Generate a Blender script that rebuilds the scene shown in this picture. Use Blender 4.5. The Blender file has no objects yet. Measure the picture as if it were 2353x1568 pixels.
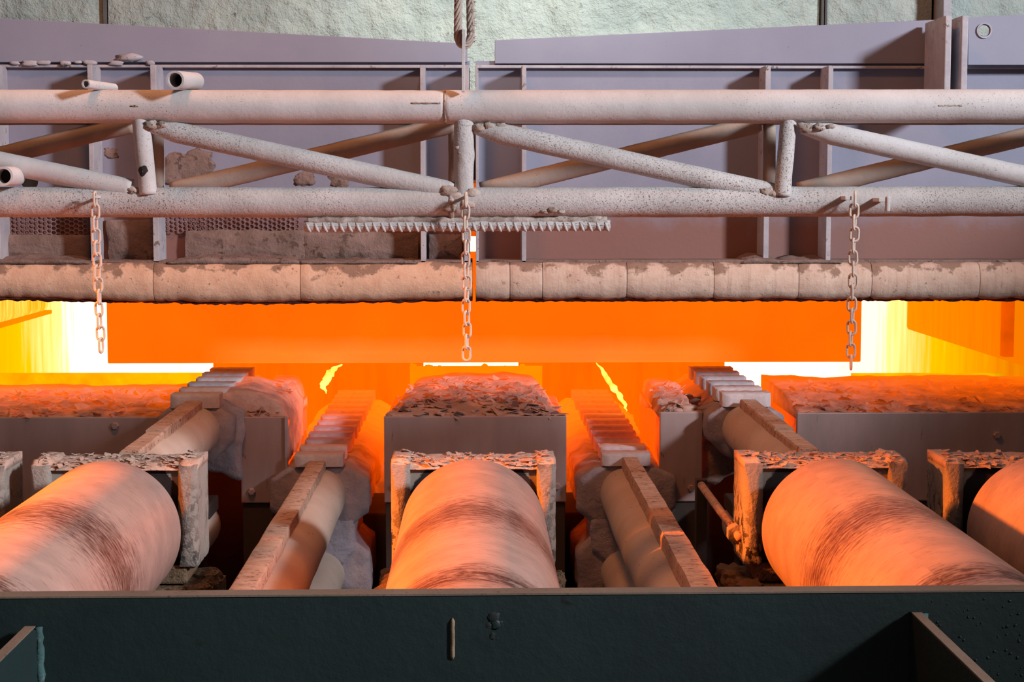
import bpy, math, random
from mathutils import Vector, Matrix, noise, Euler
from math import pi, sin, cos, tan, atan, radians

random.seed(7)
SC = bpy.context.scene
COL = SC.collection
EYE = 2.3                      # eye height above the pit floor
FPX = 4000.0                   # focal length in pixels of the 2353 wide frame

# ------------------------------------------------------------------ camera
PITCH = atan(344 / FPX)
YAW = atan(81.5 / FPX * cos(PITCH))
cd = bpy.data.cameras.new('camera'); cam = bpy.data.objects.new('camera', cd); COL.objects.link(cam)
cam.location = (0, 0, EYE)
cam.rotation_euler = (pi / 2 - PITCH, 0, -YAW)
cd.sensor_width = 36.0; cd.lens = 36.0 * FPX / 2353.0
cd.clip_start = 0.1; cd.clip_end = 200
SC.camera = cam
MC = cam.rotation_euler.to_matrix()

def P(px, py, Y):
    """world point at depth Y (metres in front of the camera wall) seen at a pixel of the photograph"""
    d = MC @ Vector(((px - 1176.5) / FPX, -(py - 784) / FPX, -1.0))
    k = Y / d.y
    return Vector((d.x * k, Y, EYE + d.z * k))
def X(px, Y, py=700): return P(px, py, Y).x
def Z(py, Y, px=1095): return P(px, py, Y).z

# ------------------------------------------------------------------ world, lights, exposure
w = bpy.data.worlds.new('hall'); SC.world = w; w.use_nodes = True
bg = w.node_tree.nodes['Background']
bg.inputs[0].default_value = (0.80, 0.70, 0.66, 1); bg.inputs[1].default_value = 0.13

def lamp(name, kind, loc, target, energy, color, **kw):
    l = bpy.data.lights.new(name, kind); l.energy = energy; l.color = color
    for k, v in kw.items(): setattr(l, k, v)
    o = bpy.data.objects.new(name, l); COL.objects.link(o); o.location = loc
    o.rotation_euler = (Vector(target) - Vector(loc)).to_track_quat('-Z', 'Y').to_euler()
    return o
# daylight through a tall hall window on the right, behind the photographer
lamp('hall_window_light', 'AREA', (7.5, -0.5, EYE + 3.6), (0, 6.5, EYE - 0.3), 1350, (0.93, 0.95, 1.0), shape='RECTANGLE', size=1.0, size_y=1.0)
# added orange spot from the left, standing in for hot slabs out of view
lamp('added_orange_spot', 'SPOT', (-5.0, 3.9, EYE + 1.3), (-0.1, 4.5, EYE - 1.2), 6500, (1.0, 0.19, 0.015), spot_size=radians(24.5), spot_blend=0.4, shadow_soft_size=0.15)
# added warm fill light, unseen, high above the roller table
lamp('added_overhead_fill', 'AREA', (-0.8, 5.0, EYE + 3.4), (0.1, 5.3, EYE - 1.0), 80, (1.0, 0.34, 0.10), shape='DISK', size=0.7)
# work lamp washing the masonry above the door
lamp('work_lamp', 'SPOT', (0.3, 5.6, EYE + 3.0), (0.35, 8.5, EYE + 0.85), 520, (0.92, 1.0, 0.93), spot_size=radians(50), spot_blend=1.0, shadow_soft_size=0.2)

SC.view_settings.view_transform = 'Standard'
SC.view_settings.look = 'None'
SC.view_settings.exposure = 0.0
SC.view_settings.gamma = 1.0
SC.view_settings.use_curve_mapping = False

# ------------------------------------------------------------------ materials
def hexc(h):
    c = [int(h[i:i + 2], 16) / 255 for i in (0, 2, 4)]
    return tuple([(x / 12.92 if x <= .04045 else ((x + .055) / 1.055) ** 2.4) for x in c] + [1.0])
class NT:
    def __init__(s, name):
        s.m = bpy.data.materials.new(name); s.m.use_nodes = True; s.t = s.m.node_tree; s.t.nodes.clear()
        s.out = s.t.nodes.new('ShaderNodeOutputMaterial')
    def n(s, typ, props=None, **ins):
        nd = s.t.nodes.new('ShaderNode' + typ)
        for k, v in (props or {}).items(): setattr(nd, k, v)
        for k, v in ins.items():
            key = int(k[1:]) if k[0] == 'i' and k[1:].isdigit() else k.replace('_', ' ')
            if isinstance(v, bpy.types.NodeSocket): s.t.links.new(v, nd.inputs[key])
            else: nd.inputs[key].default_value = v
        return nd
    def coord(s, scale=(1, 1, 1), loc=(0, 0, 0)):
        tc = s.n('TexCoord')
        mp = s.n('Mapping', Vector=tc.outputs['Object'], Scale=scale, Location=loc)
        return mp.outputs[0]
    def noise(s, vec, scale, detail=4, rough=.6):
        return s.n('TexNoise', Vector=vec, Scale=scale, Detail=detail, Roughness=rough).outputs['Fac']
    def ramp(s, fac, stops, interp='LINEAR'):
        r = s.n('ValToRGB', Fac=fac); r.color_ramp.interpolation = interp
        e = r.color_ramp.elements
        while len(e) < len(stops): e.new(.5)
        for el, (p, c) in zip(e, stops):
            el.position = p; el.color = c if not isinstance(c, (int, float)) else (c, c, c, 1)
        return r.outputs[0]
    def mix(s, fac, a, b, blend='MIX'):
        m = s.n('Mix', {'data_type': 'RGBA', 'blend_type': blend}, i0=fac, i6=a, i7=b)
        return m.outputs[2]
    def math(s, op, a, b=0.0, c=0.0):
        return s.n('Math', {'operation': op}, i0=a, i1=b, i2=c).outputs[0]
    def rng(s, v, a, b, c=0.0, d=1.0):
        return s.n('MapRange', {'clamp': True}, Value=v, From_Min=a, From_Max=b, To_Min=c, To_Max=d).outputs[0]

def dirty(name, c1, c2, speck=None, scale=3.0, rough=.85, bump=.3, bscale=60, bdist=.004, metal=0.0,
          spk_scale=90, spk_th=.62, stretch=(1, 1, 1), zone=.5):
    t = NT(name); v = t.coord(stretch)
    base = t.mix(t.ramp(t.noise(v, scale, 5), [(.35, 0.0), (.65, 1.0)]), hexc(c1), hexc(c2))
    fine = t.noise(v, bscale, 4, .7)
    if speck:
        a = t.rng(t.noise(v, spk_scale, 3, .6), spk_th, spk_th + .05)
        b = t.rng(t.noise(v, 2.3, 3), zone - .05, zone + .09, .03, 1.0)
        base = t.mix(t.math('MULTIPLY', a, b), base, hexc(speck))
    bp = t.n('Bump', Strength=bump, Distance=bdist, Height=fine)
    p = t.n('BsdfPrincipled', Base_Color=base, Roughness=rough, Metallic=metal, Normal=bp.outputs[0])
    t.t.links.new(p.outputs[0], t.out.inputs[0]); return t.m

def glow(name, color, strength, scale=2.0, lo=.7, stretch=(1, 1, 1), color2=None, th=(.35, .65)):
    """incandescent solid: gives off light, its heat mottled by noise"""
    t = NT(name); v = t.coord(stretch)
    f = t.ramp(t.noise(v, scale, 4), [(th[0], 0.0), (th[1], 1.0)])
    c = t.mix(f, color2 or color, color)
    st = t.math('MULTIPLY', t.rng(f, 0, 1, lo, 1.0), strength)
    e = t.n('Emission', Color=c, Strength=st)
    t.t.links.new(e.outputs[0], t.out.inputs[0]); return t.m

def hotrock(name, c1, c2, glowcol, y0, y1, strength, scale=9, bump=.8):
    """refractory that is cold outside and red hot further into the furnace (y0 cold, y1 hot, metres of depth)"""
    t = NT(name); geo = t.n('NewGeometry'); v = t.coord()
    sep = t.n('SeparateXYZ', Vector=geo.outputs['Position'])
    nz = t.noise(v, scale, 5, .65)
    base = t.mix(t.ramp(nz, [(.35, 0.0), (.62, 1.0)]), hexc(c1), hexc(c2))
    h = t.rng(t.math('ADD', sep.outputs[1], t.math('MULTIPLY', nz, .7)), y0 + .35, y1 + .35)
    h = t.math('MULTIPLY', h, t.rng(t.math('ADD', sep.outputs[2], t.math('MULTIPLY', nz, .2)), EYE - 1.38, EYE - 1.08))
    bp = t.n('Bump', Strength=bump, Distance=.01, Height=t.noise(v, 40, 5, .7))
    p = t.n('BsdfPrincipled', Base_Color=base, Roughness=.95, Normal=bp.outputs[0],
            Emission_Color=glowcol, Emission_Strength=t.math('MULTIPLY', h, strength))
    t.t.links.new(p.outputs[0], t.out.inputs[0]); return t.m

def roller_mat():
    t = NT('scaled_roller_steel')
    tc = t.n('TexCoord'); sep = t.n('SeparateXYZ', Vector=tc.outputs['Object'])
    ang = t.math('ARCTAN2', sep.outputs[0], sep.outputs[2]); y = sep.outputs[1]
    cv = t.n('CombineXYZ', X=t.math('MULTIPLY', ang, 3.2), Y=t.math('MULTIPLY', y, 52.0), Z=0.0).outputs[0]
    cv2 = t.n('CombineXYZ', X=t.math('MULTIPLY', ang, 1.0), Y=t.math('MULTIPLY', y, 5.0), Z=0.0).outputs[0]
    oi = t.n('ObjectInfo')
    off = t.math('MULTIPLY', oi.outputs['Random'], 7.0)
    cvo = t.n('VectorMath', {'operation': 'ADD'}, i0=cv).outputs[0]
    n1 = t.noise(cv, 1.6, 8, .72); n2 = t.noise(cv2, 2.0, 4); n3 = t.noise(cv, 6.0, 5, .7)
    base = t.mix(t.rng(n2, .35, .65), hexc('a8938b'), hexc('bda59c'))
    def band(c, wd, amt):
        d = t.math('ABSOLUTE', t.math('SUBTRACT', t.math('ADD', y, t.math('MULTIPLY', t.math('SUBTRACT', n2, .5), .16)), c))
        g = t.rng(d, wd, wd * .15)
        return t.math('MULTIPLY', t.rng(t.math('ADD', t.math('MULTIPLY', g, .24), n1), .56, .84), amt)
    b = t.math('MAXIMUM', band(-.87, .30, 1.15), band(-1.63, .14, 1.2))
    b = t.math('MAXIMUM', b, t.math('MULTIPLY', t.rng(t.noise(cv, 3.2, 6, .8), .66, .72), .55))
    b = t.math('MAXIMUM', b, t.rng(y, -.02, .0, 0.0, .7))
    base = t.mix(b, base, hexc('5a382e'))
    bp = t.n('Bump', Strength=.25, Distance=.003, Height=n3)
    rg = t.rng(n1, .3, .7, .30, .52)
    p = t.n('BsdfPrincipled', Base_Color=base, Roughness=rg, Metallic=.25, Normal=bp.outputs[0])
    t.t.links.new(p.outputs[0], t.out.inputs[0]); return t.m

def slab_mat():
    t = NT('red_hot_steel'); v = t.coord()
    geo = t.n('NewGeometry'); sep = t.n('SeparateXYZ', Vector=geo.outputs['Position'])
    n = t.noise(v, 1.2, 3)
    c = t.mix(t.rng(n, .3, .7), (1.0, .105, .0, 1), (1.0, .150, .0, 1))
    n4 = t.noise(v, 3.0, 4)
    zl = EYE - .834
    f = t.rng(t.math('ADD', sep.outputs[2], t.math('MULTIPLY', t.math('SUBTRACT', n4, .5), .05)), zl + .135, zl + .05)  # pale lower band: daylight reflection painted into the base colour
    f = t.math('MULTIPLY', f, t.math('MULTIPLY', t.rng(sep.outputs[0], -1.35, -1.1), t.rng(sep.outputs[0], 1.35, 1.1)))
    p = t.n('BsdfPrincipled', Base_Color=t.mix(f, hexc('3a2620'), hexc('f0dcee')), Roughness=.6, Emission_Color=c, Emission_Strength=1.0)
    t.t.links.new(p.outputs[0], t.out.inputs[0]); return t.m

M = {}
M['pipe'] = dirty('dusty_truss_pipe', 'b3aeae', 'c6c1c2', '8a7a70', scale=4, bump=.35, bscale=70, spk_scale=210, spk_th=.62, zone=.5)
M['pipe_crusty'] = dirty('crusted_truss_pipe', 'a9a4a3', 'bfbaba', '6a5a50', scale=5, bump=.7, bscale=90, spk_scale=230, spk_th=.575, zone=.45)
M['pipe_rear'] = dirty('rear_truss_pipe', '87796f', '9d9087', '8a6e5a', scale=4, bump=.4, spk_scale=140, spk_th=.64)  # browner than the front pipes: shadow tone painted into the colour
M['weld'] = dirty('weld_bead', 'b5a69e', '8c7a70', '4c3e37', scale=25, bump=1.0, bscale=60, spk_th=.55)
M['door'] = dirty('grey_door_plate', '8a8797', '9b97a5', '6f6670', scale=1.3, rough=.7, bump=.15, spk_scale=40, spk_th=.66, stretch=(1, 1, 1))
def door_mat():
    t = NT('browned_door_plate'); v = t.coord(); geo = t.n('NewGeometry'); sep = t.n('SeparateXYZ', Vector=geo.outputs['Position'])
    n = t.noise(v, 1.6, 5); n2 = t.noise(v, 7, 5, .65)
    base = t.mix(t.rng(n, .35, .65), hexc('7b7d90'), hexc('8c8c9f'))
    f = t.rng(t.math('ADD', sep.outputs[2], t.math('MULTIPLY', t.math('SUBTRACT', n2, .5), .22)), EYE + .02, EYE - .16)  # plate turns brown towards the bottom, with a noisy edge
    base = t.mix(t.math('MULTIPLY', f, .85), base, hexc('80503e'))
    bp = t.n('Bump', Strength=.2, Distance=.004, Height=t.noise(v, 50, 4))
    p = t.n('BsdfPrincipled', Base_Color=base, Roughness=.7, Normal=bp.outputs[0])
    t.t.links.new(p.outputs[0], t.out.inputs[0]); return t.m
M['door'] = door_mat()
M['door_upper'] = dirty('grey_cover_plate', '828497', '9090a2', '776c70', scale=1.0, rough=.7, bump=.12, spk_scale=35, spk_th=.7)
M['door_edge'] = dirty('pale_plate_edge', '9c98a2', 'b4afb5', '75665e', scale=8, rough=.75, bump=.4, spk_scale=40, spk_th=.6)
M['mortar'] = dirty('dark_dust_mortar', '6f5a52', '86706a', '55423a', scale=9, bump=.9, bscale=30, bdist=.01, spk_scale=30, spk_th=.56)
M['lintel'] = dirty('fired_refractory', 'cf9d84', 'dfb399', '6f5345', scale=5, bump=.6, bscale=45, bdist=.008, spk_scale=26, spk_th=.60, zone=.5)
M['lintel_cast'] = dirty('ribbed_cast_refractory', 'b89a8a', 'c8ae9f', '7c6154', scale=5, bump=.6, bscale=14, bdist=.008, spk_scale=12, spk_th=.60, stretch=(4, 1, .5))
def lintel_mat(name, c1, c2, ribbed):
    t = NT(name); v = t.coord(); geo = t.n('NewGeometry'); sep = t.n('SeparateXYZ', Vector=geo.outputs['Position'])
    n1 = t.noise(v, 3.2, 6, .62); n2 = t.noise(v, 13, 6, .7); n3 = t.noise(v, 34, 5, .7)
    vs_ = t.coord((60, 1, 3)); nr = t.noise(vs_, 1.5, 4)
    base = t.mix(t.rng(n2, .35, .65), hexc(c1), hexc(c2))
    if ribbed: base = t.mix(t.rng(nr, .50, .72, 0, .35), base, hexc('9a7a6a'))
    top = t.rng(sep.outputs[2], EYE - .37, EYE - .29)
    g = t.math('ADD', t.math('MULTIPLY', top, .15), t.math('ADD', t.math('MULTIPLY', n1, .55), t.math('MULTIPLY', n2, .45)))
    base = t.mix(t.rng(g, .60, .645, 0, .85), base, hexc('80604f'))
    base = t.mix(t.rng(n3, .63, .67, 0, .7), base, hexc('6a4c3e'))
    bp = t.n('Bump', Strength=.7, Distance=.008, Height=t.math('ADD', n2, t.math('MULTIPLY', t.noise(v, 55, 4, .7), .4)))
    p = t.n('BsdfPrincipled', Base_Color=base, Roughness=.9, Normal=bp.outputs[0])
    t.t.links.new(p.outputs[0], t.out.inputs[0]); return t.m
M['lintel'] = lintel_mat('fired_refractory', 'd2a388', 'e0b79c', False)  # left blocks warmer: furnace glow painted into their colour
M['lintel_cast'] = lintel_mat('ribbed_cast_refractory', 'c4a594', 'd2b8a8', True)
M['fringe'] = dirty('dark_fringe', '3a1c18', '5a2c22', scale=20, bump=1, bscale=50, bdist=.01)
M['mesh'] = dirty('rusty_mesh', '7b5c58', '95767a', scale=14, bump=.2)
M['masonry'] = dirty('rough_sprayed_masonry', '93a09d', 'adb6b0', '6a7370', scale=2.2, bump=.9, bscale=22, bdist=.02, spk_scale=22, spk_th=.63)
M['seam'] = dirty('dark_seam_steel', '4a4644', '5f5a58', bump=.3)
M['rope'] = dirty('dusty_wire_rope', '9b8a82', 'ad9e96', '5f5048', scale=10, bump=.4, spk_scale=60, spk_th=.6)
M['chain'] = dirty('pale_chain_steel', 'bcaca0', 'cdbfb4', '8a7464', scale=12, bump=.2, bscale=150, spk_scale=200, spk_th=.64, rough=.7)
M['block'] = dirty('scaled_bearing_steel', 'a39a92', '8b847c', '2a211d', scale=3, bump=.9, bscale=75, bdist=.006, spk_scale=36, spk_th=.50, zone=.47)
M['block_top'] = dirty('flaky_scale_crust', 'b79a8c', 'cdb4a6', '6a4a3c', scale=16, bump=1.0, bscale=30, bdist=.006, spk_scale=60, spk_th=.60, zone=.3)
M['rail'] = dirty('rail_plate_steel', 'b38b76', 'c9a792', '5f3a2c', scale=6, bump=.4, bscale=60, spk_scale=16, spk_th=.57, stretch=(2.5, 5, 5), zone=.45)
M['beam_pipe'] = dirty('dusty_skid_pipe', 'b9a496', 'cab9ad', '54423a', scale=3, bump=.3, bscale=60, spk_scale=45, spk_th=.68, zone=.3, rough=.7)
M['cover'] = dirty('lilac_refractory_mass', '8f8793', 'aca2ab', '6a5a60', scale=6, bump=.9, bscale=25, bdist=.012, spk_scale=18, spk_th=.60)
M['sill'] = dirty('sill_steel_plate', 'bda5a4', 'a08a88', '5f4a42', scale=2.2, rough=.5, bump=.15, bscale=50, metal=.3, spk_scale=20, spk_th=.66, stretch=(1.5, 1, .4))
M['sill_low'] = dirty('dark_lower_plate', '3a302c', '4a3c36', scale=2, rough=.8, bump=.2)
M['dark'] = dirty('sooty_steel', '2a2320', '3a302b', scale=3, rough=.85, bump=.4)
M['rubble'] = dirty('dusty_rubble', '6a5540', '7f6850', '3a2c22', scale=8, bump=.9, bscale=40, bdist=.01, spk_th=.55)
M['teal'] = dirty('dark_teal_paint', '0a1b1b', '112626', '0a0f10', scale=2.2, rough=.62, bump=.3, bscale=26, bdist=.006, spk_scale=14, spk_th=.68)
M['teal_edge'] = dirty('worn_dusty_edge', '66564a', '766558', '4c3f36', scale=4, bump=.3)
M['teal_weld'] = dirty('teal_weld_bead', '3c6060', '2d4646', '6d7a7a', scale=14, bump=.8, bscale=50, spk_th=.6)
M['chalk'] = dirty('rusty_chalk_line', '8a745e', '6e5a48', scale=30, bump=.4)
M['gouge'] = dirty('gouged_steel', '0c0f0f', '1c2422', scale=20, bump=.4)
M['hole'] = dirty('shadowed_bore', '181010', '2a1c18', scale=20)
M['concrete'] = dirty('pit_concrete', '2c2622', '3a332d', scale=2, bump=.6)
M['roller'] = roller_mat()
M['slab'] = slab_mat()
OR = (1.0, .13, .0, 1)
M['mound'] = hotrock('scale_covered_mound', 'a8857c', 'c8a69c', (1.0, .12, .005, 1), 7.35, 8.2, 1.1)
M['bed'] = hotrock('scale_covered_bed', '8d6d66', 'ad8c84', (1.0, .12, .0, 1), 7.15, 8.0, 1.05)
M['pad'] = hotrock('skid_pad_steel', 'bfb2b8', 'd0c4c8', (1.0, .10, .01, 1), 8.6, 9.9, .3, scale=20, bump=.5)
M['coverhot'] = hotrock('skid_cover_refractory', '8f8590', 'ac9ca0', (1.0, .11, .0, 1), 7.35, 8.5, 1.15)
M['slotwall'] = hotrock('slot_refractory', '7a4a3a', '8d5c48', (1.0, .07, .0, 1), 7.1, 7.5, 1.4)
M['flake'] = dirty('mill_scale_flake', 'a58478', 'c4a296', '5a3a30', scale=15, bump=.5)
M['white_hot'] = glow('white_hot_brick', (1, .93, .72, 1), 3.0, scale=3, lo=.8, stretch=(4, 4, .6), color2=(1, .8, .40, 1))
M['yellow_hot'] = glow('yellow_brick', (1, .50, .0, 1), 1.0, scale=6, color2=(1, .42, .0, 1))
M['pale_hot'] = glow('pale_yellow_brick', (1, .80, .12, 1), 1.0, scale=4, color2=(1, .55, .0, 1), stretch=(4, 4, .5))
M['orange_hot'] = glow('orange_hot_brick', (1, .19, .0, 1), 1.0, scale=5, lo=.9, stretch=(5, 5, .4), color2=(1, .25, .0, 1))
M['red_hot'] = glow('red_hot_post', (1, .11, .0, 1), 1.0, scale=4)
M['amber_hot'] = glow('amber_hot_pier', (1, .24, .0, 1), 1.0, scale=2, color2=(1, .21, 0, 1))
M['pier'] = glow('orange_hot_pier', (1, .06, .0, 1), .9, scale=3.5, color2=(1, .14, 0, 1), stretch=(2.5, 2, .4))
M['flame'] = glow('flame_tongue', (1, .72, .12, 1), 2.2, scale=9, lo=.4, color2=(1, .40, .0, 1), th=(.3, .6))

def wall_glow(name, y_hot, y_cool, hot, cool, s_hot, s_cool, stretch):
    """furnace brickwork: hotter towards the burner zone deep inside"""
    t = NT(name); geo = t.n('NewGeometry'); sep = t.n('SeparateXYZ', Vector=geo.outputs['Position'])
    v = t.coord(stretch); n = t.noise(v, 2.2, 5, .6)
    f = t.rng(t.math('ADD', sep.outputs[1], t.math('MULTIPLY', t.math('SUBTRACT', n, .5), 1.6)), y_cool, y_hot)
    c = t.ramp(f, [(0, cool), (.55, (1, .50, .0, 1)), (.86, (1, .80, .28, 1)), (1, hot)])
    e = t.n('Emission', Color=c, Strength=t.rng(f, 0, 1, s_cool, s_hot))
    t.t.links.new(e.outputs[0], t.out.inputs[0]); return t.m
M['wall_l'] = wall_glow('glowing_left_brick', 11.2, 8.6, (1, .93, .78, 1), (1, .45, .0, 1), 1.3, .9, (1, 4, .5))
M['wall_r'] = wall_glow('glowing_right_brick', 11.8, 8.4, (1, .92, .72, 1), (1, .20, .0, 1), 1.25, .9, (1, 4, .5))

# ------------------------------------------------------------------ mesh helpers
def nz(p, s=1.0, o=0.0): return noise.noise(Vector((p[0] * s + o, p[1] * s - o, p[2] * s + 3.1 * o)))
def turb(p, s=1.0, o=0.0): return nz(p, s, o) + .5 * nz(p, s * 2.1, o + 5) + .25 * nz(p, s * 4.3, o + 9)

class MB:
    def __init__(s): s.v = []; s.f = []
    def add(s, vs, fs):
        b = len(s.v); s.v += [Vector(a) for a in vs]; s.f += [[b + i for i in f] for f in fs]; return s
    def box(s, x0, x1, y0, y1, z0, z1):
        return s.add([(x, y, z) for z in (z0, z1) for y in (y0, y1) for x in (x0, x1)],
                     [(0, 2, 3, 1), (4, 5, 7, 6), (0, 1, 5, 4), (2, 6, 7, 3), (0, 4, 6, 2), (1, 3, 7, 5)])
    def prism(s, pts, a, b, axis='y'):
        """extrude a polygon; pts are (u, w); axis y -> (u, ., w), axis x -> (., u, w), axis z -> (u, w, .)"""
        def mk(p, t): return {'y': (p[0], t, p[1]), 'x': (t, p[0], p[1]), 'z': (p[0], p[1], t)}[axis]
        n = len(pts)
        return s.add([mk(p, a) for p in pts] + [mk(p, b) for p in pts],
                     [list(range(n)), list(range(2 * n - 1, n - 1, -1))] + [[i, i + n, (i + 1) % n + n, (i + 1) % n] for i in range(n)])
    def loft(s, rings, cap=True, closed=False):
        n = len(rings[0]); m = len(rings)
        vs = [p for r in rings for p in r]; fs = []
        for j in range(m if closed else m - 1):
            for i in range(n):
                k = (j + 1) % m
                fs.append([j * n + i, j * n + (i + 1) % n, k * n + (i + 1) % n, k * n + i])
        if cap and not closed: fs += [list(range(n))[::-1], [(m - 1) * n + i for i in range(n)]]
        return s.add(vs, fs)
    def tube(s, pts, r, seg=16, closed=False, cap=True, disp=None):
        pts = [Vector(p) for p in pts]; rings = []; n = len(pts); up = None
        for i, p in enumerate(pts):
            a = pts[(i - 1) % n] if (closed or i) else p
            b = pts[(i + 1) % n] if (closed or i < n - 1) else p
            t = (b - a).normalized()
            if up is None:
                up = Vector((0, 0, 1)) if abs(t.z) < .9 else Vector((0, 1, 0))
            u = (up - t * up.dot(t)).normalized(); up = u; v = t.cross(u)
            rr = r[i] if isinstance(r, (list, tuple)) else r
            ring = []
            for k in range(seg):
                d = u * cos(2 * pi * k / seg) + v * sin(2 * pi * k / seg)
                q = p + d * rr
                if disp: q = q + d * disp(q)
                ring.append(q)
            rings.append(ring)
        return s.loft(rings, cap, closed)
    def hollow(s, p0, p1, r, ri, seg=24):
        p0, p1 = Vector(p0), Vector(p1); t = (p1 - p0).normalized()
        up = Vector((0, 0, 1)) if abs(t.z) < .9 else Vector((0, 1, 0))
        u = (up - t * up.dot(t)).normalized(); v = t.cross(u)
        def ring(p, q): return [p + (u * cos(2 * pi * k / seg) + v * sin(2 * pi * k / seg)) * q for k in range(seg)]
        return s.loft([ring(p1, ri), ring(p0, ri), ring(p0, r), ring(p1, r)], cap=False, closed=True)

ROOTS = {}
def link(name, me, mat, parent=None, smooth=False, bevel=0, label=None, kind=None, loc=None):
    o = bpy.data.objects.new(name, me); COL.objects.link(o)
    if mat and not me.materials: me.materials.append(mat)
    if bevel:
        md = o.modifiers.new('b', 'BEVEL'); md.width = bevel; md.segments = 2; md.limit_method = 'ANGLE'; md.angle_limit = radians(40)
    if parent is not None: o.parent = parent
    if loc is not None: o.location = loc
    if label: o['label'] = label
    if kind: o['kind'] = kind
    return o
def wloc(o):
    v = Vector((0, 0, 0))
    while o is not None: v += o.location; o = o.parent
    return v
def build(name, mb, mat, parent=None, smooth=False, bevel=0, label=None, kind=None, origin=None):
    """mb is in world space; its origin goes to the parent's origin (or to `origin`)"""
    base = wloc(parent) if parent is not None else Vector((0, 0, 0))
    o0 = Vector(origin) if origin is not None else (base if parent is not None else sum(mb.v, Vector()) / len(mb.v))
    me = bpy.data.meshes.new(name)
    me.from_pydata([v - o0 for v in mb.v], [], mb.f); me.update()
    import bmesh
    bm = bmesh.new(); bm.from_mesh(me); bmesh.ops.recalc_face_normals(bm, faces=bm.faces); bm.to_mesh(me); bm.free()
    if smooth:
        me.polygons.foreach_set('use_smooth', [True] * len(me.polygons))
        if smooth != 'all':
            me.set_sharp_from_angle(angle=radians(smooth if smooth is not True else 40))
    return link(name, me, mat, parent, bevel=bevel, label=label, kind=kind, loc=o0 - base)
def thing(name, loc, label, cat, group=None):
    o = bpy.data.objects.new(name, None); COL.objects.link(o); o.location = loc; o.empty_display_size = .1
    o['label'] = label; o['category'] = cat
    if group: o['group'] = group
    return o
def tag(o, label, cat, group=None):
    o['label'] = label; o['category'] = cat
    if group: o['group'] = group
    return o

def rough_prism(prof, y0, y1, ny, amp, sc, off=0.0, caprings=5, cx=0, cz=0, taper=None, front_only=True):
    """noisy bar along y; prof = closed outline points (x, z) around (cx, cz)"""
    mb = MB(); rings = []
    def dsp(q, k=1.0):
        d = Vector((q.x - cx, 0, q.z - cz)); L = max(d.length, 1e-4)
        return q + d / L * turb(q, sc, off) * amp * k * min(1, L / .05) + Vector((0, turb(q, sc * .9, off + 20) * amp * .6, 0))
    for c in range(caprings):
        t = (c + .12) / caprings
        rings.append([dsp(Vector((cx + (x - cx) * t, y0 - .02 * (1 - t * t) , cz + (z - cz) * t))) for x, z in prof])
    for j in range(ny + 1):
        y = y0 + (y1 - y0) * j / ny
        k = 1 if not taper else taper(j / ny)
        rings.append([dsp(Vector((cx + (x - cx) * k, y, cz + (z - cz) * k))) for x, z in prof])
    return mb.loft(rings)
def outline(pts, n):
    """resample a closed polygon to n points"""
    L = []; m = len(pts); per = 0
    for i in range(m):
        a = pts[i]; b = pts[(i + 1) % m]; d = math.dist(a, b); L.append((per, d, a, b)); per += d
    out = []
    for k in range(n):
        s = per * k / n
        for (st, d, a, b) in L:
            if st <= s <= st + d + 1e-9:
                t = (s - st) / d; out.append((a[0] + (b[0] - a[0]) * t, a[1] + (b[1] - a[1]) * t)); break
    return out
def bed(x0, x1, y0, y1, hf, nx, ny, zb, amp, sc, off=0.0, skirt=True):
    """height field slab with a bumpy top"""
    mb = MB(); vs = []; fs = []
    for j in range(ny + 1):
        for i in range(nx + 1):
            x = x0 + (x1 - x0) * i / nx; y = y0 + (y1 - y0) * j / ny
            z = hf(x, y) + amp * turb((x, y, 0), sc, off)
            e = .0 if 0 < i < nx and 0 < j < ny else .0
            vs.append((x, y, z))
    for j in range(ny):
        for i in range(nx):
            a = j * (nx + 1) + i; fs.append([a, a + 1, a + nx + 2, a + nx + 1])
    per = [i for i in range(nx + 1)] + [j * (nx + 1) + nx for j in range(1, ny + 1)] + [ny * (nx + 1) + i for i in range(nx - 1, -1, -1)] + [j * (nx + 1) for j in range(ny - 1, 0, -1)]
    b = len(vs); vs += [(vs[i][0], vs[i][1], zb) for i in per]; n = len(per)
    for k in range(n): fs.append([per[k], b + k, b + (k + 1) % n, per[(k + 1) % n]])
    fs.append([b + k for k in range(n)])
    return mb.add(vs, fs)
def flakes(x0, x1, y0, y1, hf, n, smin, smax, tilt=.5, seed=1):
    r = random.Random(seed); mb = MB()
    for _ in range(n):
        x = r.uniform(x0, x1); y = y0 + (y1 - y0) * r.random() ** 1.5; z = hf(x, y) + .004
        s = r.uniform(smin, smax); k = r.randint(4, 6); R = Euler((r.gauss(0, tilt), r.gauss(0, tilt), r.uniform(0, 6.3))).to_matrix()
        ring = [Vector((cos(2 * pi * i / k) * s * r.uniform(.6, 1.2), sin(2 * pi * i / k) * s * r.uniform(.4, .9), 0)) for i in range(k)]
        c = Vector((x, y, z)); th = .002
        mb.loft([[c + R @ p for p in ring], [c + R @ (p * .95 + Vector((0, 0, th))) for p in ring]])
    return mb
def rock(mb, c, r, sx=1, sy=1, sz=1, seed=0, seg=9):
    rings = []
    for j in range(seg - 1):
        th = pi * (j + .5) / (seg - 1); ring = []
        for i in range(12):
            a = 2 * pi * i / 12; d = Vector((sin(th) * cos(a), sin(th) * sin(a), cos(th)))
            k = 1 + .45 * turb(d, 1.3, seed * 3.7)
            m = max(abs(d.x), abs(d.y), abs(d.z)); k *= .62 + .38 / m
            ring.append(Vector(c) + Vector((d.x * sx, d.y * sy, d.z * sz)) * r * k * .85)
        rings.append(ring)
    return mb.loft(rings)

# ================================================================== STRUCTURE
def struct(name, mb, mat, **k):
    o = build(name, mb, mat, **k); o['kind'] = 'structure'; return o
E = EYE
struct('floor', MB().box(-5, 5, 1.0, 8.4, -.1, 0), M['concrete'])

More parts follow.
